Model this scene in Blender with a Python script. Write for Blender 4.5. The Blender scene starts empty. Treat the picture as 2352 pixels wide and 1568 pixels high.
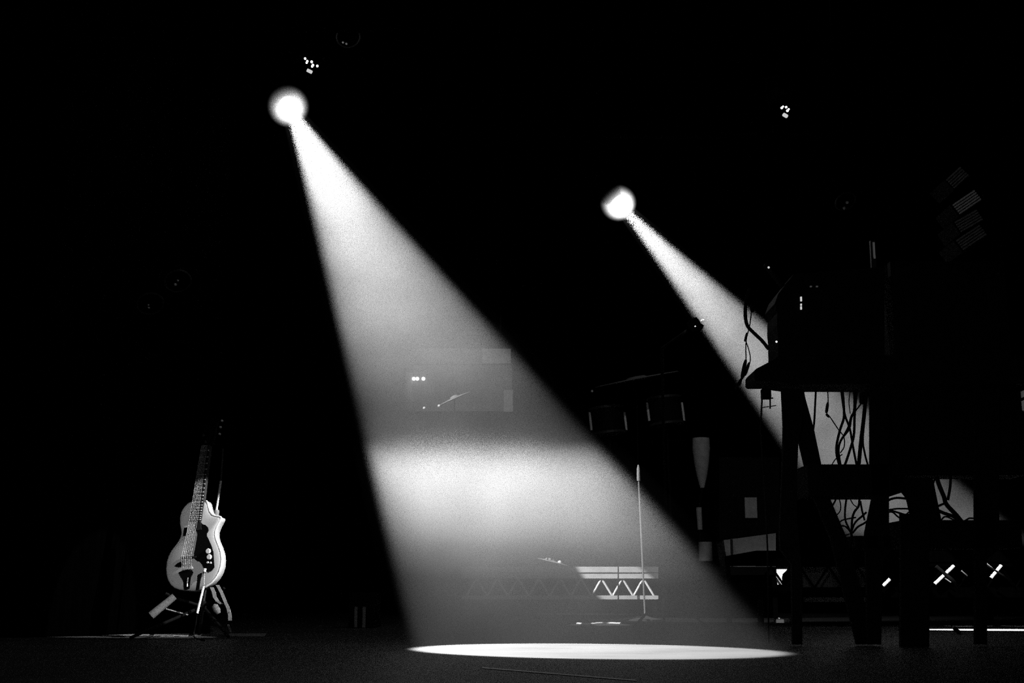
import bpy, math, random
from mathutils import Vector, Matrix

random.seed(7)
sc = bpy.context.scene
COL = sc.collection

# ------------------------------------------------------------------ camera model
F, HZ, CH = 3000.0, 1364.0, 0.24
TH = math.atan((HZ - 784) / F)
CT, ST = math.cos(TH), math.sin(TH)
CAM = Vector((0, 0, CH))

def ray(px, py):
    x = (px - 1176) / F
    y = -(py - 784) / F
    return Vector((x, CT - y * ST, ST + y * CT))

def at(px, py, Y):
    d = ray(px, py)
    return CAM + d * (Y / d.y)

def onfloor(px, py, z=0.0):
    d = ray(px, py)
    return CAM + d * ((z - CH) / d.z)

def onplane(px, py, p0, n):
    d = ray(px, py)
    return CAM + d * ((p0 - CAM).dot(n) / d.dot(n))

def m_per_px(Y):
    return Y / F

# ------------------------------------------------------------------ materials
def mat(name, col=0.05, rough=0.6, spec=0.2, metal=0.0, noise=0.0, scale=20.0, stretch=(1, 1, 1)):
    m = bpy.data.materials.new(name)
    m.use_nodes = True
    nt = m.node_tree
    b = nt.nodes['Principled BSDF']
    b.inputs['Base Color'].default_value = (col, col, col, 1)
    b.inputs['Roughness'].default_value = rough
    b.inputs['Specular IOR Level'].default_value = spec
    b.inputs['Metallic'].default_value = metal
    if noise > 0:
        tc = nt.nodes.new('ShaderNodeTexCoord')
        mp = nt.nodes.new('ShaderNodeMapping')
        mp.inputs['Scale'].default_value = stretch
        nz = nt.nodes.new('ShaderNodeTexNoise')
        nz.inputs['Scale'].default_value = scale
        nz.inputs['Detail'].default_value = 6
        cr = nt.nodes.new('ShaderNodeValToRGB')
        lo, hi = col * (1 - noise), col * (1 + noise)
        cr.color_ramp.elements[0].position = 0.3
        cr.color_ramp.elements[1].position = 0.7
        cr.color_ramp.elements[0].color = (lo, lo, lo, 1)
        cr.color_ramp.elements[1].color = (hi, hi, hi, 1)
        nt.links.new(tc.outputs['Object'], mp.inputs['Vector'])
        nt.links.new(mp.outputs['Vector'], nz.inputs['Vector'])
        nt.links.new(nz.outputs['Fac'], cr.inputs['Fac'])
        nt.links.new(cr.outputs['Color'], b.inputs['Base Color'])
    return m

def emit(name, strength):
    m = bpy.data.materials.new(name)
    m.use_nodes = True
    nt = m.node_tree
    nt.nodes.clear()
    e = nt.nodes.new('ShaderNodeEmission')
    e.inputs['Strength'].default_value = strength
    o = nt.nodes.new('ShaderNodeOutputMaterial')
    nt.links.new(e.outputs[0], o.inputs['Surface'])
    return m

M = dict(
    black=mat('black_paint', 0.003, 0.7, 0.05, noise=0.3, scale=30),
    cloth=mat('black_drape', 0.0003, 0.95, 0.0, noise=0.3, scale=8, stretch=(6, 6, 0.3)),
    rubber=mat('black_rubber', 0.004, 0.8, 0.05),
    dark=mat('dark_metal', 0.02, 0.5, 0.2, noise=0.2),
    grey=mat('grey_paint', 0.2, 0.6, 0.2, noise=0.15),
    pale=mat('pale_paint', 0.55, 0.6, 0.2, noise=0.12),
    white=mat('white_paint', 0.8, 0.5, 0.3),
    alu=mat('aluminium', 0.62, 0.45, 0.4, noise=0.12, scale=14),
    chrome=mat('chrome', 0.85, 0.25, 0.5, metal=0.3),
    body=mat('guitar_lacquer', 0.50, 0.45, 0.25, noise=0.06, scale=6),
    binding=mat('ivory_binding', 0.85, 0.4, 0.3),
    board=mat('dark_rosewood', 0.03, 0.5, 0.2, noise=0.3, scale=40, stretch=(1, 1, .1)),
    string=mat('steel_string', 0.5, 0.4, 0.15),
    guard=mat('black_pickguard', 0.004, 0.5, 0.05),
    foam=mat('grey_foam', 0.12, 0.9, 0.05, noise=0.3, scale=120),
    strap=mat('woven_strap', 0.15, 0.9, 0.05, noise=0.3, scale=150),
    strip=mat('worn_strip', 0.24, 0.6, 0.1, noise=0.2, scale=60),
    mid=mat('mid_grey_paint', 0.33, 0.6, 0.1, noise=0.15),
    cabinet=mat('cabinet_carpet', 0.09, 0.8, 0.05, noise=0.3, scale=9),
    rim=mat('scuffed_black_rim', 0.008, 0.5, 0.1),
    chord=mat('dull_aluminium', 0.38, 0.5, 0.3, noise=0.15, scale=9),
    tape=mat('shiny_black_tape', 0.05, 0.22, 0.5),
    lens=emit('lamp_lens', 30.0),
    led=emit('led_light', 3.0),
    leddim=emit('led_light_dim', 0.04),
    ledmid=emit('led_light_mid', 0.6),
)

# stage floor: near-black boards with fine scratches along the stage width
fm = mat('stage_floor_paint', 0.05, 0.5, 0.08)
nt = fm.node_tree
b = nt.nodes['Principled BSDF']
tc = nt.nodes.new('ShaderNodeTexCoord')
mp = nt.nodes.new('ShaderNodeMapping'); mp.inputs['Scale'].default_value = (0.6, 14, 1)
mp.inputs['Rotation'].default_value = (0, 0, 0.12)
nz = nt.nodes.new('ShaderNodeTexNoise'); nz.inputs['Scale'].default_value = 4; nz.inputs['Detail'].default_value = 10
nz.inputs['Roughness'].default_value = 0.7
nz2 = nt.nodes.new('ShaderNodeTexNoise'); nz2.inputs['Scale'].default_value = 2.2; nz2.inputs['Detail'].default_value = 5
cr = nt.nodes.new('ShaderNodeValToRGB')
cr.color_ramp.elements[0].position = 0.30; cr.color_ramp.elements[0].color = (.036, .036, .036, 1)
cr.color_ramp.elements[1].position = 0.72; cr.color_ramp.elements[1].color = (.066, .066, .066, 1)
mx = nt.nodes.new('ShaderNodeMixRGB'); mx.blend_type = 'MULTIPLY'; mx.inputs[0].default_value = 0.7
cr2 = nt.nodes.new('ShaderNodeValToRGB')
cr2.color_ramp.elements[0].position = 0.35; cr2.color_ramp.elements[0].color = (.7, .7, .7, 1)
cr2.color_ramp.elements[1].position = 0.65; cr2.color_ramp.elements[1].color = (1.15, 1.15, 1.15, 1)
L = nt.links.new
L(tc.outputs['Object'], mp.inputs['Vector']); L(mp.outputs['Vector'], nz.inputs['Vector'])
L(tc.outputs['Object'], nz2.inputs['Vector'])
L(nz.outputs['Fac'], cr.inputs['Fac']); L(nz2.outputs['Fac'], cr2.inputs['Fac'])
L(cr.outputs['Color'], mx.inputs[1]); L(cr2.outputs['Color'], mx.inputs[2])
L(mx.outputs['Color'], b.inputs['Base Color'])
M['floor'] = fm

# ------------------------------------------------------------------ mesh helpers
class MB:
    def __init__(self):
        self.v, self.f = [], []

    def add(self, vs, fs):
        o = len(self.v)
        self.v += [Vector(p) for p in vs]
        self.f += [tuple(o + i for i in f) for f in fs]
        return self

    def box(self, lo, hi):
        x0, y0, z0 = lo; x1, y1, z1 = hi
        return self.add([(x0, y0, z0), (x1, y0, z0), (x1, y1, z0), (x0, y1, z0),
                         (x0, y0, z1), (x1, y0, z1), (x1, y1, z1), (x0, y1, z1)],
                        [(0, 3, 2, 1), (4, 5, 6, 7), (0, 1, 5, 4), (1, 2, 6, 5), (2, 3, 7, 6), (3, 0, 4, 7)])

    def prism(self, pts, off):
        n = len(pts)
        off = Vector(off)
        pts = [Vector(p) for p in pts]
        vs = pts + [p + off for p in pts]
        fs = [tuple(range(n)), tuple(range(2 * n - 1, n - 1, -1))]
        fs += [(i, i + n, (i + 1) % n + n, (i + 1) % n) for i in range(n)]
        return self.add(vs, fs)

    def pxprism(self, pix, Y, depth):
        """outline seen at distance Y, given real thickness backwards"""
        return self.prism([at(x, y, Y) for x, y in pix], (0, depth, 0))

    def pxbox(self, x0, y0, x1, y1, Y, depth):
        a, c = at(x0, y1, Y), at(x1, y0, Y)
        return self.box((min(a.x, c.x), Y, min(a.z, c.z)), (max(a.x, c.x), Y + depth, max(a.z, c.z)))

    def pxslab(self, x0, ytop, x1, ybot, Yf, Yb):
        """box right of and above the horizon point whose visible gap edges are given: left and
        lower edges belong to its back, right and upper edges to its front"""
        return self.box((at(x0, 1000, Yb).x, Yf, at(1500, ybot, Yb).z), (at(x1, 1000, Yf).x, Yb, at(1500, ytop, Yf).z))

    def tube(self, pts, r, seg=10, closed=False):
        pts = [Vector(p) for p in pts]
        n = len(pts)
        rr = r if isinstance(r, (list, tuple)) else [r] * n
        vs, fs = [], []
        up = None
        for i, p in enumerate(pts):
            if closed:
                t = pts[(i + 1) % n] - pts[i - 1]
            else:
                t = pts[min(i + 1, n - 1)] - pts[max(i - 1, 0)]
            t.normalize()
            if up is None:
                up = Vector((0, 0, 1)) if abs(t.z) < .9 else Vector((0, 1, 0))
            u = (up - t * up.dot(t)).normalized()
            w = t.cross(u)
            up = u
            for k in range(seg):
                a = 2 * math.pi * k / seg
                vs.append(p + (u * math.cos(a) + w * math.sin(a)) * rr[i])
        for i in range(n if closed else n - 1):
            j = (i + 1) % n
            for k in range(seg):
                k2 = (k + 1) % seg
                fs.append((i * seg + k, i * seg + k2, j * seg + k2, j * seg + k))
        if not closed:
            fs.append(tuple(range(seg - 1, -1, -1)))
            fs.append(tuple(range((n - 1) * seg, n * seg)))
        return self.add(vs, fs)

    def lathe(self, prof, c, axis=(0, 0, 1), seg=28):
        """prof: (radius, height along axis)"""
        ax = Vector(axis).normalized()
        u = ax.orthogonal().normalized()
        w = ax.cross(u)
        c = Vector(c)
        vs, fs = [], []
        for r, h in prof:
            for k in range(seg):
                a = 2 * math.pi * k / seg
                vs.append(c + ax * h + (u * math.cos(a) + w * math.sin(a)) * max(r, 1e-4))
        for i in range(len(prof) - 1):
            for k in range(seg):
                k2 = (k + 1) % seg
                fs.append((i * seg + k, i * seg + k2, (i + 1) * seg + k2, (i + 1) * seg + k))
        fs.append(tuple(range(seg - 1, -1, -1)))
        fs.append(tuple(range((len(prof) - 1) * seg, len(prof) * seg)))
        return self.add(vs, fs)

    def ball(self, c, r, sx=1, sz=1):
        prof = [(r * math.sin(math.pi * i / 10), -r * math.cos(math.pi * i / 10)) for i in range(11)]
        return self.lathe(prof, c, seg=14)

    def ribbon(self, pts, w, thick):
        """flat strap: pts = centre line, w = width vector, thick = thickness vector"""
        w = Vector(w) / 2; t = Vector(thick)
        for a, b_ in zip(pts[:-1], pts[1:]):
            a, b_ = Vector(a), Vector(b_)
            self.prism([a - w, a + w, b_ + w, b_ - w], t)
        return self

    def build(self, name, material, parent=None, smooth=False, bevel=0.0, origin=None):
        if parent is not None:
            o = ORG[parent.name]
        else:
            o = Vector(origin) if origin is not None else Vector((
                sum(p.x for p in self.v) / len(self.v), sum(p.y for p in self.v) / len(self.v), min(p.z for p in self.v)))
        me = bpy.data.meshes.new(name)
        me.from_pydata([tuple(p - o) for p in self.v], [], self.f)
        me.validate()
        import bmesh
        bm = bmesh.new(); bm.from_mesh(me)
        bmesh.ops.recalc_face_normals(bm, faces=bm.faces)
        bm.to_mesh(me); bm.free()
        me.materials.append(material)
        if smooth:
            for p in me.polygons:
                p.use_smooth = True
        ob = bpy.data.objects.new(name, me)
        COL.objects.link(ob)
        if parent is not None:
            ob.parent = parent
            ORG[ob.name] = o
        else:
            ob.location = o
            ORG[ob.name] = o
        if bevel:
            bv = ob.modifiers.new('bevel', 'BEVEL'); bv.width = bevel; bv.segments = 2; bv.limit_method = 'ANGLE'
        return ob

ORG = {}

def tag(o, label, cat, group=None, kind=None):
    o['label'] = label
    o['category'] = cat
    if group: o['group'] = group
    if kind: o['kind'] = kind
    return o

def thing(name, loc, label, cat, group=None):
    o = bpy.data.objects.new(name, None)
    o.empty_display_size = 0.1
    COL.objects.link(o)
    o.location = loc
    ORG[o.name] = Vector(loc)
    return tag(o, label, cat, group)

def structure(name, mb, m):
    o = mb.build(name, m)
    o['kind'] = 'structure'
    return o

def spot(name, loc, target, E, radius, blend=0.3, soft=0.02, k=1.0):
    """k narrows the cone sideways (shutters)"""
    loc, target = Vector(loc), Vector(target)
    d = (target - loc).length
    l = bpy.data.lights.new(name, 'SPOT')
    l.energy = E * d * d * 4 * math.pi
    l.spot_size = 2 * math.atan(radius / d)
    l.spot_blend = blend
    l.shadow_soft_size = soft
    o = bpy.data.objects.new(name, l)
    a, u, v = axis_frame(target - loc)
    o.matrix_world = Matrix.Translation(loc) @ Matrix((u, v, -a)).transposed().to_4x4() @ Matrix.Diagonal((k, 1, 1, 1))
    COL.objects.link(o)
    return o

def spline(pts, n=8):
    """Catmull-Rom through points"""
    P = [Vector(p) for p in pts]
    P = [P[0] * 2 - P[1]] + P + [P[-1] * 2 - P[-2]]
    out = []
    for i in range(1, len(P) - 2):
        for k in range(n):
            t = k / n
            a, b_, c, d = P[i - 1], P[i], P[i + 1], P[i + 2]
            out.append(0.5 * ((2 * b_) + (c - a) * t + (2 * a - 5 * b_ + 4 * c - d) * t * t + (3 * b_ - a - 3 * c + d) * t ** 3))
    out.append(P[-2])
    return out

# ------------------------------------------------------------------ the setting
structure('floor', MB().box((-9, 1.5, -0.12), (9, 17.2, 0.0)), M['floor'])
# black drape as back wall with soft folds
w = MB()
N = 160
vs, fs = [], []
for i in range(N + 1):
    x = -9 + 18 * i / N
    y = 17.0 + 0.05 * math.sin(i * 1.7) + 0.02 * math.sin(i * 0.6)
    vs += [(x, y, 0), (x, y, 7.2), (x, 17.25, 7.2), (x, 17.25, 0)]
for i in range(N):
    a, c = i * 4, i * 4 + 4
    for k in range(4):
        fs.append((a + k, a + (k + 1) % 4, c + (k + 1) % 4, c + k))
fs.append((0, 3, 2, 1)); fs.append((N * 4, N * 4 + 1, N * 4 + 2, N * 4 + 3))
w.add(vs, fs)
structure('wall_back', w, M['cloth'])
structure('ceiling', MB().box((-9, 1.5, 7.2), (9, 17.25, 7.35)), M['cloth'])

w = MB(); vs, fs = [], []  # added drape, unseen, stops spill of the guitar light
for i in range(61):
    x = -7 + 5.12 * i / 60
    y = 8.2 - .68 * min(1, max(0, (-2.2 - x) / .5)) + 0.03 * math.sin(i * 1.5)
    vs += [(x, y, 0), (x, y, 7.2), (x, y + .1, 7.2), (x, y + .1, 0)]
for i in range(60):
    a, c = i * 4, i * 4 + 4
    for k in range(4):
        fs.append((a + k, a + (k + 1) % 4, c + (k + 1) % 4, c + k))
fs.append((0, 3, 2, 1)); fs.append((240, 241, 242, 243))
w.add(vs, fs)
structure('wall_left', w, M['cloth'])

# ------------------------------------------------------------------ spotlights, beams
def axis_frame(a):
    a = a.normalized()
    u = a.cross(Vector((0, 0, 1))).normalized()
    v = u.cross(a)
    return a, u, v

def fixture(L0, T, label, beam_Y):
    """profile spot: barrel behind the lens, hung from a yoke"""
    a, u, v = axis_frame(T - L0)
    t = thing('spotlight', L0 - a * 0.25, label, 'stage light', 'lit spotlights with visible beams')
    c = L0 - a * 0.03
    MB().lathe([(0.05, -0.34), (0.06, -0.30), (0.06, -0.14), (0.056, -0.08), (0.058, 0.0), (0.052, 0.0), (0.052, -0.02), (0.0, -0.02)],
               c, a, 30).build('housing', M['cloth'], t, smooth=False)
    MB().lathe([(0.0, -0.019), (0.05, -0.019), (0.04, -0.008), (0.02, -0.002), (0.0, 0.0)], c, a, 30).build('lens', M['lens'], t, smooth=True)
    piv = c - a * 0.2
    yk = MB()
    top = piv + Vector((0, 0, 0.26))
    yk.tube([piv + u * 0.12, piv + u * 0.12 + Vector((0, 0, 0.22)), top, piv - u * 0.12 + Vector((0, 0, 0.22)), piv - u * 0.12], 0.012)
    yk.build('yoke', M['cloth'], t)
    cl = MB(); cl.lathe([(0.02, 0), (0.02, 0.09)], top, (0, 0, 1), 12); cl.build('clamp', M['cloth'], t)
    return top + Vector((0, 0, 0.09))

def haze_material(name, stops, zmin, zmax, noise_amp, g, gain):
    m = bpy.data.materials.new(name); m.use_nodes = True
    m.cycles.volume_sampling = 'EQUIANGULAR'
    nt = m.node_tree; nt.nodes.clear()
    out = nt.nodes.new('ShaderNodeOutputMaterial')
    vol = nt.nodes.new('ShaderNodeVolumeScatter')
    vol.inputs['Color'].default_value = (1, 1, 1, 1)
    vol.inputs['Anisotropy'].default_value = g
    geo = nt.nodes.new('ShaderNodeNewGeometry')
    sep = nt.nodes.new('ShaderNodeSeparateXYZ')
    nz = nt.nodes.new('ShaderNodeTexNoise'); nz.inputs['Scale'].default_value = 2.3; nz.inputs['Detail'].default_value = 3
    n1 = nt.nodes.new('ShaderNodeMath'); n1.operation = 'MULTIPLY_ADD'
    n1.inputs[1].default_value = 2 * noise_amp; n1.inputs[2].default_value = -noise_amp
    add = nt.nodes.new('ShaderNodeMath'); add.operation = 'ADD'
    tilt = nt.nodes.new('ShaderNodeMath'); tilt.operation = 'MULTIPLY_ADD'; tilt.inputs[1].default_value = 0.03
    mr = nt.nodes.new('ShaderNodeMapRange')
    mr.inputs['From Min'].default_value = zmin; mr.inputs['From Max'].default_value = zmax
    cr = nt.nodes.new('ShaderNodeValToRGB'); cr.color_ramp.interpolation = 'LINEAR'
    els = cr.color_ramp.elements
    while len(els) > 1: els.remove(els[-1])
    for i, (z, d) in enumerate(stops):
        e = els[0] if i == 0 else els.new((z - zmin) / (zmax - zmin))
        e.position = (z - zmin) / (zmax - zmin)
        e.color = (d, d, d, 1)
    nz2 = nt.nodes.new('ShaderNodeTexNoise'); nz2.inputs['Scale'].default_value = 3.2; nz2.inputs['Detail'].default_value = 4
    mr2 = nt.nodes.new('ShaderNodeMapRange')
    mr2.inputs['From Min'].default_value = 0.3; mr2.inputs['From Max'].default_value = 0.7
    mr2.inputs['To Min'].default_value = 0.75 * gain; mr2.inputs['To Max'].default_value = 1.25 * gain
    mul = nt.nodes.new('ShaderNodeMath'); mul.operation = 'MULTIPLY'
    L = nt.links.new
    L(geo.outputs['Position'], sep.inputs[0]); L(geo.outputs['Position'], nz.inputs['Vector']); L(geo.outputs['Position'], nz2.inputs['Vector'])
    L(nz.outputs['Fac'], n1.inputs[0]); L(sep.outputs['X'], tilt.inputs[0]); L(sep.outputs['Z'], tilt.inputs[2])
    L(n1.outputs[0], add.inputs[0]); L(tilt.outputs[0], add.inputs[1])
    L(add.outputs[0], mr.inputs['Value']); L(mr.outputs[0], cr.inputs['Fac'])
    L(nz2.outputs['Fac'], mr2.inputs['Value'])
    L(cr.outputs['Color'], mul.inputs[0]); L(mr2.outputs[0], mul.inputs[1])
    L(mul.outputs[0], vol.inputs['Density']); L(vol.outputs[0], out.inputs['Volume'])
    return m

def puff_material(name, R, dens):
    m = bpy.data.materials.new(name); m.use_nodes = True
    m.cycles.volume_sampling = 'EQUIANGULAR'
    nt = m.node_tree; nt.nodes.clear()
    out = nt.nodes.new('ShaderNodeOutputMaterial')
    vol = nt.nodes.new('ShaderNodeVolumeScatter'); vol.inputs['Color'].default_value = (1, 1, 1, 1)
    tc = nt.nodes.new('ShaderNodeTexCoord')
    ln = nt.nodes.new('ShaderNodeVectorMath'); ln.operation = 'LENGTH'
    mr = nt.nodes.new('ShaderNodeMapRange'); mr.interpolation_type = 'SMOOTHSTEP'
    mr.inputs['From Min'].default_value = R * 0.25; mr.inputs['From Max'].default_value = R
    mr.inputs['To Min'].default_value = dens; mr.inputs['To Max'].default_value = 0
    L = nt.links.new
    L(tc.outputs['Object'], ln.inputs[0]); L(ln.outputs['Value'], mr.inputs['Value'])
    L(mr.outputs[0], vol.inputs['Density']); L(vol.outputs[0], out.inputs['Volume'])
    return m

def beam(L0, T, ha, k, I, blend, hmat, label, puffR, spillI, grow=1.1, soft=0.03):
    """k squeezes the cone across the stage depth (profile spot with shutters in)"""
    a, u, v = axis_frame(T - L0)
    l = bpy.data.lights.new('spotlight_lamp', 'SPOT')
    l.energy = I * 4 * math.pi
    l.spot_size = 2 * ha
    l.spot_blend = blend
    l.shadow_soft_size = soft
    o = bpy.data.objects.new('spotlight_lamp', l)
    rot = Matrix((u, v, -a)).transposed().to_4x4()
    o.matrix_world = Matrix.Translation(L0) @ rot @ Matrix.Diagonal((k, 1, 1, 1))
    COL.objects.link(o)
    # the haze the light passes through
    h = math.tan(ha * grow)
    n = 56
    vs, fs = [], []
    for j in range(2):
        for i in range(n):
            ph = 2 * math.pi * i / n
            d = a + u * (math.cos(ph) * h * max(k, .3)) + v * (math.sin(ph) * h)
            if j == 0:
                vs.append(L0 + a * 0.012 + (u * math.cos(ph) + v * math.sin(ph)) * 0.05 + d * 0.0)
            else:
                vs.append(L0 + d * ((0.004 - L0.z) / d.z))
    for i in range(n):
        fs.append((i, (i + 1) % n, n + (i + 1) % n, n + i))
    fs.append(tuple(range(n))); fs.append(tuple(range(2 * n - 1, n - 1, -1)))
    hz = MB().add(vs, fs).build('beam_haze', hmat, origin=L0)
    tag(hz, label, 'light beam', 'hazy light beams', 'stuff')
    pf = MB()  # added dense puff, imitates the glow round the lens
    prof = [(puffR * math.sin(math.pi * i / 14), -puffR * math.cos(math.pi * i / 14)) for i in range(15)]
    pf.lathe(prof, L0, (0, 0, 1), 24)
    pf.build('halo', puff_material('lamp_halo_haze', puffR, 6.0), hz)
    pl = bpy.data.lights.new('spotlight_spill', 'POINT')  # added point light that brightens the puff
    pl.energy = spillI * 4 * math.pi
    pl.shadow_soft_size = 0.02
    po = bpy.data.objects.new('spotlight_spill', pl); po.location = L0 + a * 0.05
    COL.objects.link(po)

G = 0.5
L1 = at(662, 244, 7.7); T1 = Vector((0.273, 5.92, 0))
HZ1 = haze_material('haze_near', [(0.0, .75), (.10, .9), (.30, 1.2), (.44, 2.4), (.56, 4.4), (.68, 6.4), (.79, 7.4), (.87, 5.2), (.96, .85), (1.06, .62), (1.18, .60),
                                  (1.40, 1.02), (1.65, 1.28), (3.3, 1.15)], 0, 3.4, 0.06, G, 0.0124)
top1 = fixture(L1, T1, 'lit spotlight throwing the wide beam across the centre of the stage', 7.7)
beam(L1, T1, 0.175, 1.0, 1675, 0.12, HZ1, 'wide hazy beam from the upper lit spotlight down to the bright floor pool', 0.135, 0.5)

L2 = at(1420, 466, 9.6); T2 = Vector((3.39, 9.14, 0))
HZ2 = haze_material('haze_far', [(0.0, .0), (.67, .0), (.76, .8), (.88, .95), (3.3, 1.0)], 0, 3.4, 0.05, G, 0.05)
top2 = fixture(L2, T2, 'lit spotlight whose narrower beam falls behind the black keyboard rig', 9.6)
beam(L2, T2, 0.143, 0.42, 3800, 0.16, HZ2, 'narrower hazy beam from the second lit spotlight passing behind the keyboard rig', 0.145, 1.0)

# ------------------------------------------------------------------ overhead bars and unlit lamps
def hang_bar(Y, z, x0, x1, label):
    t = thing('lighting_bar', (x0, Y, z), label, 'lighting bar', 'overhead lighting bars')
    MB().tube([(x0, Y, z), (x1, Y, z)], 0.024, 12).build('pipe', M['cloth'], t)
    for x in (x0 + .4, (x0 + x1) / 2, x1 - .4):
        MB().tube([(x, Y, z), (x, Y, 7.2)], 0.008, 8).build('drop_rod', M['cloth'], t)
bar1z = top1.z + .024
hang_bar(top1.y, bar1z, -2.1, 4.6, 'black overhead bar carrying the lit spotlight of the wide beam')
bar2z = top2.z + .024
hang_bar(top2.y, bar2z, -4.2, 5.2, 'black overhead bar carrying the second lit spotlight, farther back')

def led_head(cx, cy, Y, cells, bars, scale, label, bar):
    """LED wash head tilted towards the stage, its cells glinting"""
    c = at(cx, cy, Y)
    s = m_per_px(Y)
    a = Vector((0.25, -0.55, -0.8)).normalized()
    t = thing('led_wash_light', c, label, 'stage light', 'unlit wash lights with glinting lenses')
    MB().lathe([(0.05, -0.2), (0.085, -0.16), (0.095, -0.02), (0.095, 0.0), (0.088, 0.0), (0.088, -0.012), (0.0, -0.012)], c, a, 26).build('head', M['cloth'], t)
    _, u, v = axis_frame(a)
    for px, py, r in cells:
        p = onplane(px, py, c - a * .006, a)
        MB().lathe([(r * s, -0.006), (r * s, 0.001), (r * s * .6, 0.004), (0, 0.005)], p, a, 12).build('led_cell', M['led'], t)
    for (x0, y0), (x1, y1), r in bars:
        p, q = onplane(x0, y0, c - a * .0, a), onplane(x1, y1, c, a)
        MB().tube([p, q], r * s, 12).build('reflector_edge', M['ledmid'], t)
    piv = c - a * 0.1
    top = Vector((piv.x, piv.y, piv.z + 0.2))
    MB().tube([piv + u * .11, piv + u * .11 + Vector((0, 0, .16)), top, piv - u * .11 + Vector((0, 0, .16)), piv - u * .11], 0.011).build('yoke', M['cloth'], t)
    MB().tube([top, (top.x, bar[0] + (.03 if bar[0] < Y else -.03), bar[1])], 0.012, 8).build('bracket_arm', M['cloth'], t)

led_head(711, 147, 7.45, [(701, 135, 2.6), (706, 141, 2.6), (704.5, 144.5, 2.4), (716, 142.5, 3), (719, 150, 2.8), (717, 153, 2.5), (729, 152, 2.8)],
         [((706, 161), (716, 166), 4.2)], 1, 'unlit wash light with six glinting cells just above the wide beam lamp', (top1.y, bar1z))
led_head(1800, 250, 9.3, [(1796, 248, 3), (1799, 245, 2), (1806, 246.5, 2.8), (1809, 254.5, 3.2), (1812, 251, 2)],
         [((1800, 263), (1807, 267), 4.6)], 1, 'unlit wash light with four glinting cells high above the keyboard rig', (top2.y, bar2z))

def par_can(px, py, Y, label, glint=None, a=(0.2, -0.6, -0.75), ring=0.075):
    c = at(px, py, Y)
    a = Vector(a).normalized()
    t = thing('par_can', c, label, 'stage light', 'unlit par cans')
    MB().lathe([(0.05, -0.26), (ring, -0.2), (ring, 0.0), (ring - .006, 0.0), (ring - .006, -0.05), (0, -0.05)], c, a, 26).build('can', M['cloth'], t)
    _, u, v = axis_frame(a)
    MB().tube([c + (u * math.cos(k * math.pi / 12) + v * math.sin(k * math.pi / 12)) * ring for k in range(24)], 0.006, 8, True).build('rim', M['rim'], t)
    if glint:
        for gx, gy, r in glint:
            MB().ball(onplane(gx, gy, c, a), r * m_per_px(Y)).build('bolt', M['alu'], t)  # balls added in place of faint glints
    MB().tube([c - a * .12, (c.x - a.x * .12, c.y - a.y * .12, 7.2)], 0.01, 8).build('hanger', M['cloth'], t)
    return t
par_can(800, 84, 7.9, 'unlit par can whose pale lower rim shows above the wash light', [(788, 97, 3), (796, 100, 3)])
par_can(408, 645, 7.5, 'unlit par can glinting faintly, the higher of the pair above the guitar', [(403, 653, 3.5), (409, 644, 2.5)], (0.3, -.6, -.7))
par_can(345, 697, 7.5, 'unlit par can glinting faintly, the lower of the pair above the guitar', [(342, 706, 2.4), (341, 700, 2)], (0.3, -.6, -.7))
par_can(1942, 462, 9.0, 'unlit par can with two faint spots, left of the line array', [(1946, 465, 3.6), (1939, 478, 3.6)])

# ------------------------------------------------------------------ guitar on its stand
GY = 7.6
gth, gph = math.radians(20), math.radians(8)
gn = Vector((-math.sin(gth) * math.cos(gph), -math.cos(gth) * math.cos(gph), math.sin(gph))).normalized()
gp0 = at(445, 1240, GY)
def gc(cx, cy, lift=0.0):           # guitar-detail frame -> point on the guitar's face
    return onplane(340 + cx / 5.227, 1060 + cy / 5.227, gp0, gn) + gn * lift
gscale = GY / F / 5.227
g = thing('electric_guitar', gc(540, 1540), 'pale single-cutaway electric guitar leaning upright on a stand, lit from the right', 'guitar')
outline = [(550, 472), (510, 478), (470, 495), (425, 540), (395, 590), (377, 650), (375, 720), (386, 785), (395, 840), (388, 890), (362, 945),
           (318, 1005), (275, 1060), (240, 1125), (216, 1200), (207, 1280), (213, 1360), (232, 1425), (266, 1480), (310, 1515), (370, 1535), (440, 1540),
           (540, 1548), (620, 1528), (690, 1497), (752, 1450), (806, 1390), (846, 1320), (868, 1250), (876, 1170), (868, 1090), (842, 1010),
           (812, 940), (797, 880), (800, 830), (822, 770), (852, 715), (868, 685), (866, 662), (845, 655), (800, 650), (762, 632), (735, 596), (718, 545), (708, 495), (690, 466), (640, 462), (600, 465)]
cx0 = sum(p[0] for p in outline) / len(outline); cy0 = 1080
rings = [(1.0, -0.008), (0.975, -0.003), (0.93, 0.000), (0.8, 0.003), (0.6, 0.006), (0.35, 0.008)]
bmb = MB()
n = len(outline)
vs, fs = [], []
for s, lift in rings:
    for (x, y) in outline:
        # keep the waist shape: shrink towards the centre line
        vs.append(gc(545 + (x - 545) * s, cy0 + (y - cy0) * s, lift))
for r in range(len(rings) - 1):
    for i in range(n):
        fs.append((r * n + i, r * n + (i + 1) % n, (r + 1) * n + (i + 1) % n, (r + 1) * n + i))
fs.append(tuple(range((len(rings) - 1) * n, len(rings) * n)))
back = len(vs)
vs += [gc(x, y, -0.055) for (x, y) in outline]
for i in range(n):
    fs.append((back + i, back + (i + 1) % n, (i + 1) % n, i))
fs.append(tuple(range(back + n - 1, back - 1, -1)))
bmb.add(vs, fs).build('body', M['body'], g, smooth=True)
MB().tube([gc(x, y, -0.008) for x, y in outline[outline.index((620, 1528)):outline.index((690, 466)) + 1]], 0.0066, 8).build('binding', M['binding'], g, smooth=True)  # white edge put only where light catches the right side
def plate(name, pts, lift, th, m, parent=g):
    return MB().prism([gc(x, y, lift + th) for x, y in pts], -gn * th).build(name, m, parent)
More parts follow.
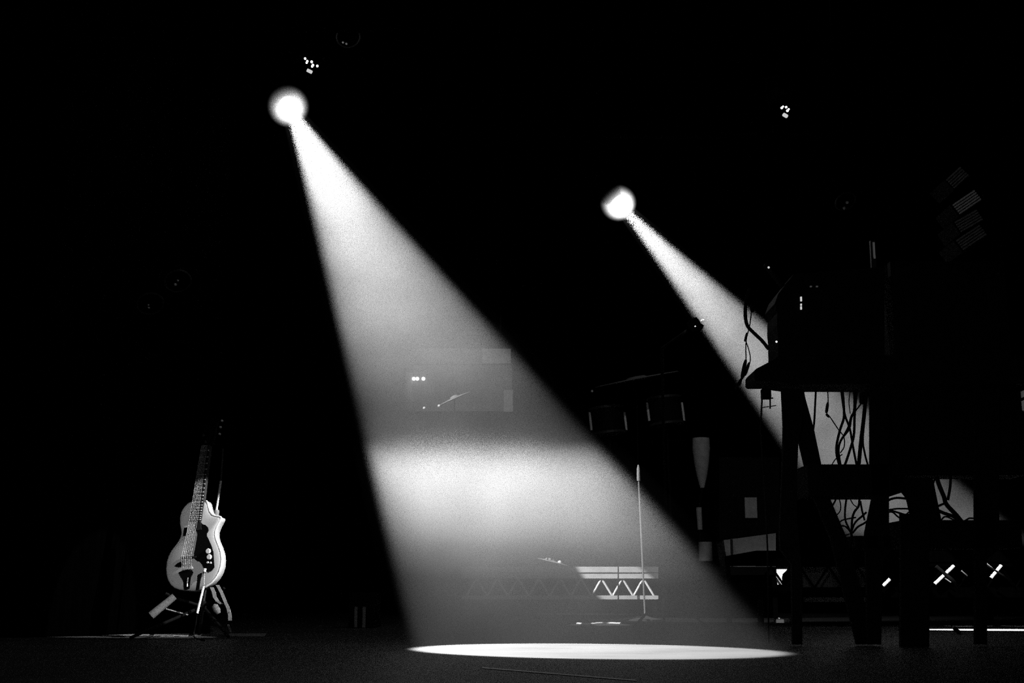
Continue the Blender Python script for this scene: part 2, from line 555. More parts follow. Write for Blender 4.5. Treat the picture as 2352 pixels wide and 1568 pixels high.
plate('pickguard', [(600, 720), (650, 730), (672, 756), (705, 765), (735, 795), (742, 830), (722, 868), (722, 895), (745, 940), (775, 1010), (800, 1090), (806, 1180),
                    (812, 1270), (780, 1312), (735, 1335), (700, 1305), (690, 1285), (665, 1230), (640, 1200), (610, 1195), (570, 1160), (572, 1100), (600, 960), (612, 870), (590, 800)], 0.012, 0.004, M['guard'])
# neck with fretboard
neck = MB().prism([gc(510, 720, .012), gc(650, 720, .012), gc(708, 210, .012), gc(755, -190, .012), (gc(672, -190, .012)), gc(590, 210, .012)], -gn * 0.024).build('neck', M['board'], g)
def edge(cy, f):
    """fretboard x at height cy, f = 0 left .. 1 right"""
    l = 510 + (720 - cy) * (590 - 510) / 510.0
    r = 648 + (720 - cy) * (708 - 648) / 510.0
    return l + (r - l) * f
frets = [700, 676, 650, 622, 592, 560, 526, 490, 452, 412, 370, 322, 272, 220, 160, 95, 25, -50, -130]
for cy in frets:
    MB().tube([gc(edge(cy, .02), cy + 2, .013), gc(edge(cy, 1.0), cy, .013)], 0.0015, 6).build('fret', M['string'], neck)
    MB().ball(gc(edge(cy, .93), cy, .0125), 0.0034).build('fret_marker', M['binding'], neck)
# headstock with tuning pegs
head = plate('headstock', [(668, -190), (765, -190), (800, -260), (815, -330), (822, -420), (860, -500), (800, -520), (740, -480), (700, -420), (690, -320)], -.008, .016, M['guard'])
for (x, y) in [((512 - 340) * 5.227, (967 - 1060) * 5.227), ((508.5 - 340) * 5.227, (981.5 - 1060) * 5.227), ((506.5 - 340) * 5.227, (997.5 - 1060) * 5.227)]:
    MB().lathe([(0.003, 0), (0.006, .004), (0.006, .014), (0.003, .018)], gc(x, y, 0), gn, 10).build('tuning_peg', M['white'], head)  # glinting pegs get white colour, the others dark
for (x, y) in [((477.5 - 340) * 5.227, (1033.5 - 1060) * 5.227), ((474 - 340) * 5.227, (1016 - 1060) * 5.227), ((469 - 340) * 5.227, (1001 - 1060) * 5.227)]:
    MB().lathe([(0.004, 0), (0.010, .004), (0.010, .012), (0.003, .016)], gc(x, y, 0), gn, 10).build('tuning_peg', M['dark'], head)
# strings
for i in range(6):
    f = .06 + i * .135
    b0 = (432 + i * 23, 1290)
    MB().tube([gc(*b0, .020), gc(430 + i * 22, 1155, .024), gc(edge(720, f), 720, .019), gc(edge(210, f), 210, .018), gc(edge(-190, f * .9 + .05), -190, .016)],
              0.00135 if i < 3 else 0.001, 6).build('string', M['string'], g)
MB().prism([gc(418, 1148, .022), gc(600, 1140, .022), gc(604, 1158, .022), gc(420, 1166, .022)], -gn * .012).build('bridge', M['dark'], g)
br = MB()
for i in range(6):
    br.ball(gc(432 + i * 22, 1158, .022), .0032)
br.build('saddle', M['chrome'], g)
plate('bridge_wing', [(328, 1255), (365, 1225), (425, 1195), (425, 1262), (380, 1268)], .008, .004, M['guard'])
plate('tail_bar', [(425, 1268), (555, 1262), (560, 1285), (545, 1298), (428, 1304)], .013, .006, M['chrome'])
tp = plate('tailpiece', [(382, 1335), (440, 1308), (545, 1308), (555, 1335), (525, 1400), (512, 1520), (450, 1535), (440, 1430)], .010, .005, M['guard'])
MB().tube([gc(503, 1395, .019), gc(496, 1450, .019), gc(492, 1505, .018)], [.002, .0045, .0045], 8).build('tail_hinge', M['chrome'], tp)
plate('tail_arm', [(612, 1365), (662, 1335), (660, 1360), (640, 1440), (628, 1530), (590, 1545), (604, 1450)], .010, .005, M['guard'])
plate('pickup', [(452, 800), (485, 795), (472, 888), (440, 893)], .011, .006, M['guard'])
plate('pickup', [(592, 742), (655, 735), (662, 820), (585, 835)], .013, .006, M['dark'])
def knob(name, x, y, r, h, m):
    MB().lathe([(r, 0), (r, h * .7), (r * .8, h), (0, h)], gc(x, y, .014), gn, 20).build(name, m, g)
knob('volume_knob', 745, 1080, .0155, .012, M['white'])
knob('tone_knob', 757, 1150, .0155, .012, M['white'])
knob('switch', 738, 1216, .0065, .010, M['chrome'])
knob('switch', 774, 1220, .0065, .010, M['chrome'])
# strap hanging from the lower end
MB().ribbon([gc(745, 1500, -.02), gc(768, 1560, -.02), gc(782, 1620, -.02), gc(815, 1670, -.02), gc(850, 1700, -.03)], Vector((.021, 0, 0)), gn * .003).build('strap', M['strap'], g)
st2 = MB().ribbon([gc(800, 1470, -.03), gc(850, 1560, -.03), gc(890, 1660, -.03), gc(930, 1750, -.03), gc(950, 1830, -.03), gc(952, 1900, -.03)], Vector((.019, 0, 0)), gn * .003).build('strap', M['strap'], g)
MB().ribbon([gc(925, 1802, -.026), gc(958, 1790, -.026)], Vector((0, 0, .007)), gn * .004).build('buckle', M['chrome'], st2)
MB().ribbon([gc(930, 1945, -.03), gc(950, 2000, -.03), gc(962, 2040, -.03)], Vector((.011, 0, 0)), gn * .003).build('strap_end', M['strap'], st2)

# guitar lead plugged into the jack
ld = thing('guitar_lead', onfloor(446, 1466), 'straight white lead plugged into the pale guitar and dropping to the floor', 'cable')
MB().tube([gc(722, 1290, .03), gc(712, 1330, .03)], .008, 10).build('jack_plug', M['white'], ld)
pa, pb = gc(712, 1330, .03), at(453, 1408, GY - .12)
MB().tube([pa, at(468, 1346, GY - .09)], .002, 8).build('cable_boot', M['alu'], ld)
MB().tube([at(468, 1346, GY - .09), pb], .0068, 8).build('cable', M['white'], ld)
MB().tube(spline([pb, at(450, 1430, GY - .1), onfloor(446, 1462, .006), onfloor(470, 1470, .006)]), .0035, 8).build('cable_tail', M['rubber'], ld)  # tail made black where the light stops

# tripod stand
hub = at(466, 1392, GY + .10)
sd = thing('guitar_stand', (hub.x, hub.y, 0), 'black tripod guitar stand with a pale upright tube under the guitar', 'guitar stand')
MB().tube([hub, at(495, 1190, GY + .12)], .008, 10).build('lower_tube', M['dark'], sd)
MB().tube([at(494, 1192, GY + .12), at(507.5, 1104, GY + .14)], .0066, 10).build('pole', M['white'], sd)  # lit length of the pole painted white, dark above where light ends
MB().tube([at(507.5, 1104, GY + .14), at(512, 1030, GY + .15)], .005, 10).build('neck_tube', M['dark'], sd)
MB().lathe([(0.012, 0), (.016, .01), (.016, .03), (.012, .04)], at(496, 1186, GY + .12), (0.1, 0, 1), 12).build('collar', M['grey'], sd)
MB().lathe([(0.016, -.03), (.02, -.02), (.02, .02), (.016, .03)], hub, (0, 0, 1), 14).build('hub', M['black'], sd)
lg = MB().tube([hub, onfloor(300, 1464, .01)], .009, 10).build('leg', M['black'], sd)
MB().tube([at(401, 1369, GY - .02), at(347, 1413, GY - .05)], [.020, .023], 14).build('foam_sleeve', M['foam'], lg)  # pale sleeve put on the lit part of the leg
MB().tube([hub, onfloor(525, 1462, .01)], .009, 10).build('leg', M['black'], sd)
MB().tube([hub, onfloor(458, 1455, .01)], .009, 10).build('leg', M['black'], sd)
MB().tube([at(381, 1398, GY - .05), at(432, 1412, GY - .03)], .004, 8).build('brace', M['grey'], sd)
MB().lathe([(.006, -.03), (.018, -.02), (.02, .01), (.012, .03)], at(497, 1398, GY - .04), (.5, 0, -.85), 14).build('support_pad', M['foam'], sd)
MB().tube([at(380, 1362, GY - .02), at(400, 1372, GY), hub, at(500, 1372, GY), at(515, 1350, GY - .04)], .008, 8).build('cradle', M['black'], sd)

# lit floor by the guitar painted as pale strips, broken where shadows fall
for (x0, x1, w_, lab) in [(352, 436, 6.5, 'long pale length of floor strip left of the guitar stand'),
                          (523, 612, 6.0, 'pale length of floor strip right of the guitar stand'),
                          (234, 345, 3.0, 'thin faint end of floor strip, farthest left beyond the guitar'),
                          (443, 466, 4.0, 'short pale piece of floor strip behind the guitar lead')]:
    p = [onfloor(x0, 1457 + w_ / 2, .003), onfloor(x1 - 4, 1457 + w_ / 2, .003), onfloor(x1, 1457 - w_ / 2, .003), onfloor(x0 + 4, 1457 - w_ / 2, .003)]
    tag(MB().prism(p, (0, 0, -.0025)).build('floor_strip', M['strip']), lab, 'floor strip', 'floor strips by the guitar')

# ------------------------------------------------------------------ rear riser with truss front
def riser(Y, xa, xb, ytop, ychord, yopen0, yopen1, ybot, b0, period, label, mtruss, mdeck, skirts, depth=1.6, mbrace=None):
    s = m_per_px(Y)
    c = at((xa + xb) / 2, ybot, Y)
    t = thing('stage_riser', (c.x, Y, 0), label, 'stage riser', 'stage risers with lattice fronts')
    MB().pxbox(xa, ytop, xb, ychord, Y, depth).build('deck', mdeck, t)
    MB().pxbox(xa, ychord + 1, xb, yopen0, Y + .01, .05).build('top_chord', mtruss, t)
    MB().pxbox(xa, yopen1, xb, ybot, Y + .01, .05).build('bottom_chord', mtruss, t)
    k = 0
    x = b0
    while x > xa + period / 2: x -= period
    while x < xb - 2:
        for (p, q) in (((x, yopen1), (x + period / 2, yopen0)), ((x + period / 2, yopen0), (x + period, yopen1))):
            if q[0] > xb or p[0] < xa: continue
            MB().tube([at(p[0], p[1] + 2, Y + .035), at(q[0], q[1] + 2 if q[1] > p[1] else q[1] - 2, Y + .035)], 2.6 * s, 10).build('brace', mbrace or mtruss, t)
        x += period
    for px in (xa + 8, (xa + xb) / 2 - 12, xb - 8):
        p = at(px, ybot, Y + .035)
        MB().box((p.x - .02, Y + .02, 0), (p.x + .02, Y + .06, p.z)).build('leg', M['black'], t)
    p0, p1 = at(xa, ybot, Y), at(xb, ytop, Y)
    for (sa, sb, m) in skirts:
        qa, qb = at(sa, ybot, Y + .3), at(sb, ybot, Y + .3)
        MB().box((qa.x, Y + .3, max(.02, at(sa, ybot + 10, Y + .3).z)), (qb.x, Y + .32, at(sa, yopen0, Y).z)).build('skirt', m, t)
    for px in (xa + 8, xb - 8):
        p = at(px, ybot, Y)
        MB().box((p.x - .02, Y + depth - .06, 0), (p.x + .02, Y + depth - .02, at(px, ychord, Y).z)).build('leg', M['black'], t)
    return t
rr = riser(13.5, 1060, 1512, 1301, 1314, 1328, 1367, 1376, 1359, 48, 'long rear riser whose aluminium lattice front shines at stage centre', M['chord'], M['chord'], [(1060, 1512, M['cloth'])], mbrace=M['alu'])
rx = thing('stage_riser', (at(1650, 1376, 13.5).x, 13.5, 0), 'plain black riser carrying the grey flight case and the conga', 'stage riser')
MB().pxbox(1516, 1301, 1790, 1320, 13.5, 1.6).build('deck', M['black'], rx)
qa, qb = at(1520, 1320, 13.6), at(1786, 1376, 13.6)
MB().box((qa.x, 13.6, 0.005), (qb.x, 13.62, qa.z)).build('skirt', M['cloth'], rx)
for px in (1524, 1780):
    q = at(px, 1320, 13.5)
    MB().box((q.x - .02, 13.52, 0), (q.x + .02, 13.56, q.z)).build('leg', M['black'], rx)
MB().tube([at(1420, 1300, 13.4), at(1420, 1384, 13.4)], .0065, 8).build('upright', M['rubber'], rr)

# microphone stand in front of the rear riser
mt, mb_ = at(1467, 1104, 12.2), at(1482, 1421, 12.2)
ms = thing('microphone_stand', (mb_.x, mb_.y, 0), 'slim straight microphone stand before the shining riser front', 'microphone stand')
MB().tube([mb_, mt], .0085, 10).build('pole', M['alu'], ms)
MB().tube([mt, at(1466.6, 1098, 12.2), at(1466.3, 1076, 12.2), at(1466.2, 1067, 12.2)], [.017, .017, .015, .006], 12).build('microphone', M['white'], ms)
MB().lathe([(0.15, 0.0), (.15, .012), (.06, .03), (.02, .045)], (mb_.x, mb_.y, 0.001), (0, 0, 1), 28).build('base', M['grey'], ms)

# cables lying on the floor by the mic stand
tag(MB().tube(spline([onfloor(1326, 1432, .008), onfloor(1350, 1433.5, .008), onfloor(1385, 1431, .008), onfloor(1426, 1432, .008)]), .010, 8).build('floor_cable', M['white']),
    'pale loose cable lying on the floor left of the microphone stand', 'cable')
tag(MB().tube(spline([onfloor(1425, 1429, .008), at(1445, 1421, 11.9), at(1468, 1416.5, 12.05), at(1484, 1418, 12.05)]), [.006] * 24 + [.02], 8).build('microphone_cable', M['grey']),
    'grey cable rising to the base of the microphone stand', 'cable')

# rear wall cabinet with three indicator lights
cb = thing('speaker_cabinet', at(1055, 945, 16.5), 'large dark cabinet with three white indicator dots seen through the wide beam', 'speaker cabinet')
MB().pxbox(932, 838, 1176, 944, 16.5, .44).build('cabinet', M['cabinet'], cb)
MB().pxbox(930, 800, 1174, 836, 16.48, .46).build('top_cabinet', M['cabinet'], cb)
MB().pxbox(1108, 801, 1173, 834, 16.47, .012).build('front_panel', M['grey'], cb)
MB().pxbox(1157, 895, 1178, 945, 16.46, .05).build('corner_plate', M['grey'], cb)
MB().pxbox(930, 855, 948, 944, 16.47, .04).build('corner_plate', M['grey'], cb)
for px in (950.5, 958.5, 972.5):
    MB().ball(at(px, 869.5, 16.45), 4.2 * m_per_px(16.45)).build('indicator_light', M['led'], cb)
for x_ in (960, 1150):
    p = at(x_, 800, 16.7)
    MB().tube([p, (p.x, p.y, 7.2)], .012, 8).build('hanging_rod', M['black'], cb)

def cymbal(px, py, Y, R, tilt, label, base_z, dots=(), m=None, lean=-.12):
    c = at(px, py, Y)
    ax = Vector((math.sin(tilt) * -1, lean, math.cos(tilt))).normalized()
    t = thing('cymbal', (c.x, Y, base_z), label, 'cymbal', 'cymbals on stands')
    MB().lathe([(R, -.004), (R * .98, .002), (R * .25, .016), (R * .2, .03), (.012, .036)], c, ax, 36).build('plate', m or M['alu'], t)
    MB().tube([c, (c.x, Y, base_z + .25)], .009, 8).build('stand_pole', M['black'], t)
    for k in range(3):
        a = k * 2.094 + .4
        MB().tube([(c.x, Y, base_z + .3), (c.x + .25 * math.cos(a), Y + .25 * math.sin(a), base_z + .008)], .008, 8).build('leg', M['black'], t)
    for dx, dy, r in dots:
        MB().ball(at(dx, dy, Y - .12), r * m_per_px(Y)).build('wing_nut', M['chrome'], t)  # chrome beads added in place of glints
    return t
DZ = at(1300, 1301, 13.5).z
cymbal(1044, 915, 14.3, 40 * m_per_px(14.3), math.radians(24), 'tilted cymbal glinting inside the wide beam below the speaker cabinet', DZ, [(974.5, 937, 3.5), (1008.5, 932, 3.5)], M['grey'])
cymbal(1262, 1289, 14.0, 46 * m_per_px(14.0), math.radians(-13), 'low tilted cymbal edge glinting left of the shining riser front', DZ - .0, [(1285, 1291, 4.4), (1285, 1297, 3.4)], M['grey'], -.0)
ry = cymbal(1462, 871, 14.2, 100 * m_per_px(14.2), math.radians(11), 'wide dark ride cymbal edge above the two rack toms', DZ, [(1360, 898, 3.2)], M['grey'])

# rack toms
def tom(px, py, wpx, hpx, Y, label, base_z):
    s = m_per_px(Y)
    c = at(px, py, Y)
    ax = Vector((-.1, 0, 1)).normalized()
    t = thing('tom_drum', (c.x, Y, base_z), label, 'drum', 'rack toms on stands')
    R, H = wpx * s / 2, hpx * s
    MB().lathe([(R - .012, -H / 2), (R - .012, H / 2)], c, ax, 32).build('shell', M['black'], t)
    for k in (-1, 1):
        MB().lathe([(R - .013, k * H / 2 - .015), (R, k * H / 2 - .012), (R, k * H / 2 + .012), (R - .013, k * H / 2 + .015)], c, ax, 32).build('hoop', M['dark'], t)
    for k in (-1, 1):
        p = c + Vector((k * (R - .004), -.03, -.01))
        MB().tube([p - ax * H * .36, p - ax * H * .05, p + ax * H * .36], [.013, .015, .013], 10).build('lug', M['pale'], t)
    MB().tube([c - ax * H / 2, (c.x + .04, Y, base_z + .3)], .014, 8).build('stand_pole', M['black'], t)
    for k in range(3):
        a = k * 2.094 + .7
        MB().tube([(c.x + .04, Y, base_z + .34), (c.x + .04 + .28 * math.cos(a), Y + .28 * math.sin(a), base_z + .008)], .009, 8).build('leg', M['black'], t)
tom(1396, 966, 82, 58, 14.4, 'black rack tom with pale side lugs, nearer the wide beam', DZ)
tom(1528, 944, 82, 60, 14.4, 'black rack tom with pale side lugs, second from the wide beam', DZ)

# gaps of lit haze imitated by pale shapes on the right riser end
cg = thing('conga_drum', at(1612, 1303, 14.0), 'grey tapering conga drum raised on a thin stand, right of the toms', 'drum')
c = at(1613, 1120, 14.0); tp_ = at(1612, 1006, 14.0)
H = tp_.z - c.z; s14 = m_per_px(14)
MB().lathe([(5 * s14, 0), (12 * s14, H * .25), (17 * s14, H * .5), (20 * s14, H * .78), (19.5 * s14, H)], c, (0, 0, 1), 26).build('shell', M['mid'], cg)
MB().tube([c, at(1606, 1165, 14.0)], .012, 8).build('stem', M['black'], cg)
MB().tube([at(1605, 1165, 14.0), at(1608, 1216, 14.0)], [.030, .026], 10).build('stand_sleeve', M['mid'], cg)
MB().tube([at(1608, 1216, 14.0), (at(1608, 1216, 14.0).x, 14.0, DZ)], .012, 8).build('stand_pole', M['black'], cg)
fc = thing('flight_case', at(1722, 1303, 13.95), 'broad grey flight case at the right end of the rear riser', 'case')  # pale block shaped as lit haze between dark shapes
MB().pxprism([(1662, 1240), (1782, 1224), (1782, 1303), (1672, 1303)], 13.95, .5).build('case_body', M['mid'], fc)  # grey block standing in for a gap of lit haze
MB().pxbox(1680, 1238, 1683, 1300, 13.92, .03).build('edge_strip', M['dark'], fc)
am = thing('guitar_amplifier', at(1720, 1226, 14.0), 'tall black amplifier with a small pale panel standing on the grey flight case', 'amplifier')
MB().pxprism([(1652, 1050), (1790, 1050), (1790, 1222), (1652, 1240)], 14.02, .4).build('cabinet', M['black'], am)
MB().pxbox(1712, 1142, 1738, 1189, 13.99, .03).build('front_panel', M['mid'], am)  # pale panel imitates lit haze behind
pl_ = thing('snare_drum', at(1622, 1303, 13.8), 'small grey drum on the rear riser deck left of the flight case', 'drum')
cc = at(1621, 1288, 13.8)
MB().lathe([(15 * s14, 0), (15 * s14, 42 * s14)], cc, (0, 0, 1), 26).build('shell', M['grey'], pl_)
MB().tube([cc, (cc.x, cc.y, DZ)], .02, 8).build('stand_pole', M['black'], pl_)
for k in range(3):
    a = k * 2.094
    MB().tube([(cc.x, cc.y, DZ + .06), (cc.x + .12 * math.cos(a), cc.y + .12 * math.sin(a), DZ + .008)], .008, 8).build('leg', M['black'], pl_)

# overhead microphone on a boom
om = thing('boom_microphone_stand', (at(1560, 900, 9.0).x, 9.2, 0), 'black overhead microphone on a boom, outlined against the narrower beam', 'microphone stand')
MB().prism([at(x, y, 8.95) for x, y in [(1578, 741), (1586, 732), (1600, 728), (1604, 733), (1610, 742), (1617, 747), (1614, 754), (1606, 758), (1590, 760), (1580, 752)]], (0, .09, 0)).build('microphone', M['cloth'], om)
MB().tube([at(1609, 737, 8.98), at(1617, 733.5, 8.98)], [.006, .008], 10).build('clip', M['chrome'], om)
MB().ball(at(1596.5, 749.5, 8.94), .0065).build('screw', M['chrome'], om)
MB().tube([at(1588, 752, 9.0), at(1520, 800, 9.2)], .010, 8).build('boom', M['black'], om)
pz = at(1520, 800, 9.2)
MB().tube([pz, (pz.x, pz.y, .2)], .011, 8).build('pole', M['black'], om)
for k in range(3):
    a = k * 2.094 + .3
    MB().tube([(pz.x, pz.y, .26), (pz.x + .3 * math.cos(a), pz.y + .3 * math.sin(a), .01)], .009, 8).build('leg', M['black'], om)

# ------------------------------------------------------------------ right riser behind the keyboard rig
RY = 10.0
rb = riser(RY, 1738, 2440, 1264, 1290, 1300, 1348, 1372, 1805, 66, 'black riser behind the keyboard rig, only two lattice rods catching light', M['cloth'], M['cloth'],
           [(1846, 2008, M['grey']), (2012, 2440, M['cloth'])], depth=1.5)  # grey skirt left, black right: light falloff put into colour
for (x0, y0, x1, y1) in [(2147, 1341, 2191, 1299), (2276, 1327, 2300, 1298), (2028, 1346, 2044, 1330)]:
    MB().tube([at(x0, y0, RY - .03), at(x1, y1, RY - .03)], 4.1 * m_per_px(RY), 12).build('bright_rod', M['white'], rb)  # white colour marks the lit members of the black lattice
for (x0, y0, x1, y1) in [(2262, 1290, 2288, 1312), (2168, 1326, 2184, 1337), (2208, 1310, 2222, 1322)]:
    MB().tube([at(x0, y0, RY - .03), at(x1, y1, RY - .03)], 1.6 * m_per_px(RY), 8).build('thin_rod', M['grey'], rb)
tag(MB().tube(spline([at(2150, 1300, RY - .12), at(2172, 1319, RY - .12), at(2192, 1337, RY - .12), at(2204, 1360, RY - .03)]), .014, 8).build('hanging_cable', M['rubber']),
    'black cable crossing the left bright lattice rod of the right riser', 'cable', 'cables on the right riser')
tag(MB().tube(spline([at(2262, 1295, RY - .12), at(2291, 1313, RY - .12), at(2318, 1332, RY - .12), at(2340, 1360, RY - .03)]), .007, 8).build('hanging_cable', M['rubber']),
    'black cable crossing the right bright lattice rod of the right riser', 'cable', 'cables on the right riser')
# white drape end glimpsed through the lattice
wd = MB().pxprism([(1784, 1299), (1812, 1299), (1806, 1310), (1798, 1318), (1796, 1326), (1797, 1342), (1786, 1342), (1783, 1322)], RY + .12, .02)
wo = wd.build('white_cloth', M['white'])
tag(wo, 'small bright white cloth glimpsed through the left end of the black riser lattice', 'cloth')
# little pale boxes on the floor left of the riser
for (x0, x1, lab) in [(1783, 1801, 'pale little pedal on the floor by the black riser, nearer stage centre'),
                      (1811, 1828, 'pale little pedal on the floor by the black riser, nearer the keyboard rig')]:
    p = onfloor(x0, 1430); q = onfloor(x1, 1430)
    ob = thing('effects_pedal', ((p.x + q.x) / 2, p.y, 0), lab, 'effects pedal', 'pedals on the floor')
    MB().prism([(p.x, p.y, .001), (q.x, p.y, .001), (q.x, p.y, .028), (p.x, p.y, .028)], (0, .1, .008)).build('housing', M['grey'], ob)
    MB().lathe([(.008, 0), (.008, .012)], ((p.x + q.x) / 2, p.y + .04, .032), (0, 0, 1), 12).build('footswitch', M['chrome'], ob)
# flat case with two pale uprights, left of the wide beam
lc = thing('flight_case', onfloor(829, 1442), 'black flight case with two faint pale corner strips left of the wide beam', 'case')
p = onfloor(806, 1442)
MB().pxbox(800, 1360, 860, 1441.5, p.y, .5).build('case_body', M['black'], lc)
MB().pxbox(813.5, 1393, 821, 1440, p.y - .012, .012).build('corner_strip', M['grey'], lc)
MB().pxbox(832, 1393, 840, 1441, p.y - .012, .012).build('corner_strip', M['grey'], lc)
# gaffer tape line on the floor in front
tag(MB().prism([onfloor(1105, 1531, .002), onfloor(1108, 1534, .002), onfloor(1462, 1563, .002), onfloor(1462, 1561, .002)], (0, 0, -.0015)).build('tape_line', M['tape']),
    'thin faint shiny tape line on the dark floor in front of the bright pool', 'tape')

# ------------------------------------------------------------------ keyboard rig (near, in silhouette)
KY = 6.2
kt = thing('keyboard_table', (at(2000, 900, KY).x, KY, 0), 'tall black keyboard table on splayed trestle legs in the right foreground', 'table')
MB().pxprism([(1712, 889), (1712, 872), (1716, 866), (1765, 840), (1800, 836), (2310, 836), (2310, 900), (1800, 900), (1748, 893), (1716, 893)], KY + .3, -.25).build('tabletop', M['black'], kt)
def kleg(pix, d=.06, Y=KY + .05, nm='leg'):
    MB().pxprism(pix, Y + .03, -.03).build(nm, M['black'], kt)
fl = lambda px, Y: 1364 + .24 * F / Y
yb = fl(0, KY + .05)
kleg([(1793, 895), (1842, 895), (1838, 980), (1831, 1006), (1828, 1090), (1828, 1200), (1838, 1300), (1840, yb), (1818, yb), (1815, 1296), (1790, 1262), (1788, 1230), (1795, 1060), (1797, 980)])
kleg([(1830, 895), (1843, 895), (1847, 917), (1866, 985), (1883, 1066), (1904, 1147), (1942, 1237), (2010, yb), (1965, yb), (1905, 1237), (1868, 1147), (1850, 1088), (1829, 1000)], Y=KY + .12)
kleg([(1996, 895), (2040, 895), (2038, 1100), (2038, 1200), (2044, 1262), (2024, 1290), (2020, yb), (1990, yb), (1984, 1225), (2000, 1147), (1996, 1060)])
kleg([(2065, 1180), (2130, 1180), (2130, yb + 6), (2065, yb + 6)], Y=KY - .05)
kleg([(2070, 1098), (2138, 1098), (2158, 1196), (2092, 1196), (2080, 1143)], Y=KY + .12)
kleg([(2234, 895), (2290, 895), (2290, 1262), (2262, 1285), (2262, yb), (2236, yb), (2236, 1196)])
MB().pxslab(1826, 1066, 2040, 1147, KY + .05, KY + .3).build('shelf', M['black'], kt)
MB().pxslab(2030, 1194, 2330, 1262, KY + .05, KY + .3).build('lower_shelf', M['black'], kt)
MB().pxslab(1922, 1230, 2036, 1262, KY + .05, KY + .3).build('lower_shelf', M['black'], kt)
ac = thing('bass_amplifier', at(2170, 1100, KY + .1), 'black amplifier block hanging under the right half of the keyboard table', 'amplifier')
MB().pxslab(2000, 900, 2352, 1100, KY + .2, KY + .42).build('cabinet', M['black'], ac)
MB().pxprism([(2000, 1090), (2077, 1090), (2079, 1143), (2070, 1131), (2037, 1142), (2000, 1142)], KY + .42, -.02).build('rear_flap', M['black'], ac)
MB().pxbox(2050, 920, 2320, 1080, KY + .185, .02).build('grille', M['rubber'], ac)
k1 = thing('rack_case', at(1900, 836, KY + .05), 'black equipment rack with a glinting meter on the left of the keyboard table', 'equipment rack', 'racks on the keyboard table')
MB().pxprism([(1765, 838), (1764, 790), (1762, 770), (1763, 742), (1757, 722), (1765, 700), (1800, 655), (2000, 640), (2000, 838)], KY + .3, -.25).build('case_body', M['black'], k1)
for y0, y1 in ((681, 691), (697, 701), (703, 710)):
    MB().pxbox(1839, y0, 1842, y1, KY + .04, .012).build('meter_segment', M['ledmid'], k1)
MB().ball(at(1783.5, 784.5, KY + .05), .0045).build('indicator_light', M['led'], k1)
for px in (1861, 1875):
    MB().pxbox(px, 656, px + 4, 658.5, KY + .04, .012).build('indicator_light', M['leddim'], k1)
k2 = thing('rack_case', at(2180, 836, KY + .05), 'taller black equipment rack on the right of the keyboard table', 'equipment rack', 'racks on the keyboard table')
MB().pxslab(2034, 600, 2336, 836, KY + .06, KY + .3).build('case_body', M['black'], k2)
for px in (2085, 2280):
    MB().pxbox(px, 640, px + 6, 800, KY + .05, .012).build('handle', M['rubber'], k2)
# slim stand above the racks with faint emissive edge strips
ls = thing('gooseneck_lamp', at(2007, 640, KY + .2), 'slim dark upright with a faint pale edge rising behind the left rack', 'lamp')
MB().pxbox(2004, 552, 2010, 646, KY + .24, .02).build('stem', M['dark'], ls)
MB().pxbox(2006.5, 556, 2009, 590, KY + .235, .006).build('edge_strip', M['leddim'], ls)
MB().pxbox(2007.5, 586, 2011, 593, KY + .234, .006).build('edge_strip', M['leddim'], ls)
vm = thing('vocal_microphone', at(1766, 615, KY + .2), 'black microphone on an arm with one bright pinpoint, above the left rack', 'microphone')
MB().tube([at(1766, 616, KY + .2), at(1785, 640, KY + .2), at(1806, 668, KY + .2)], [.016, .016, .012], 12).build('barrel', M['black'], vm)
MB().ball(at(1764, 612, KY + .2), .022).build('grille', M['black'], vm)
MB().ball(at(1765.5, 614, KY + .175), .0055, 1, 1).build('screw', M['ledmid'], vm)  # emissive dot for the bright pinpoint
MB().tube([at(1806, 668, KY + .2), at(1830, 700, KY + .2)], .007, 8).build('arm', M['black'], vm)

# cables hanging about the rig: pixel path, thickness in pixels, connectors (path index ranges)
def cable(pts, wpx, label, Y=KY + .1, plugs=(), name='cable', grp='cables hanging round the keyboard table'):
    s = m_per_px(Y)
    wpx *= 1.3
    path = spline([at(x, y, Y) for x, y in pts], 6)
    if not plugs:
        o = MB().tube(path, wpx * s / 2, 8).build(name, M['rubber'])
        return tag(o, label, 'cable', grp)
    c = path[0]
    t = thing(name, path[-1], label, 'cable', grp)
    MB().tube(path, wpx * s / 2, 8).build('wire', M['rubber'], t)
    for (x0, y0, x1, y1, w0) in plugs:
        a_, b_ = at(x0, y0, Y - .003), at(x1, y1, Y - .003)
        MB().tube([a_, a_.lerp(b_, .25), a_.lerp(b_, .8), b_], [w0 * s * .3, w0 * s * .5, w0 * s * .5, w0 * s * .35], 10).build('connector', M['rubber'], t)
    return t
cable([(1722, 662), (1714, 690), (1712, 725), (1717, 748), (1730, 763), (1750, 782), (1766, 802)], 6.5, 'thick black cable bowing out left of the rack in the narrower beam', KY + .02)
cable([(1740, 690), (1727, 705), (1725, 725), (1721, 752), (1715, 775), (1713, 800), (1713, 830), (1706, 862), (1700, 885)], 2, 'thin black lead with two plugs dangling beyond the table end', KY + .01,
      [(1728, 698, 1728, 716, 11), (1716, 764, 1711, 784, 6), (1713, 826, 1704, 868, 9), (1704, 868, 1690, 892, 7)])
cable([(1714, 786), (1719, 800), (1723, 818), (1722, 834), (1714, 856), (1704, 872)], 1.8, 'thin black lead curving beside the dangling plug lead', KY + .015,
      [(1721, 832, 1711, 862, 7)])
cable([(1874, 895), (1872, 935), (1870, 970), (1866, 1000)], 3.6, 'straight black cable just right of the splayed table leg')
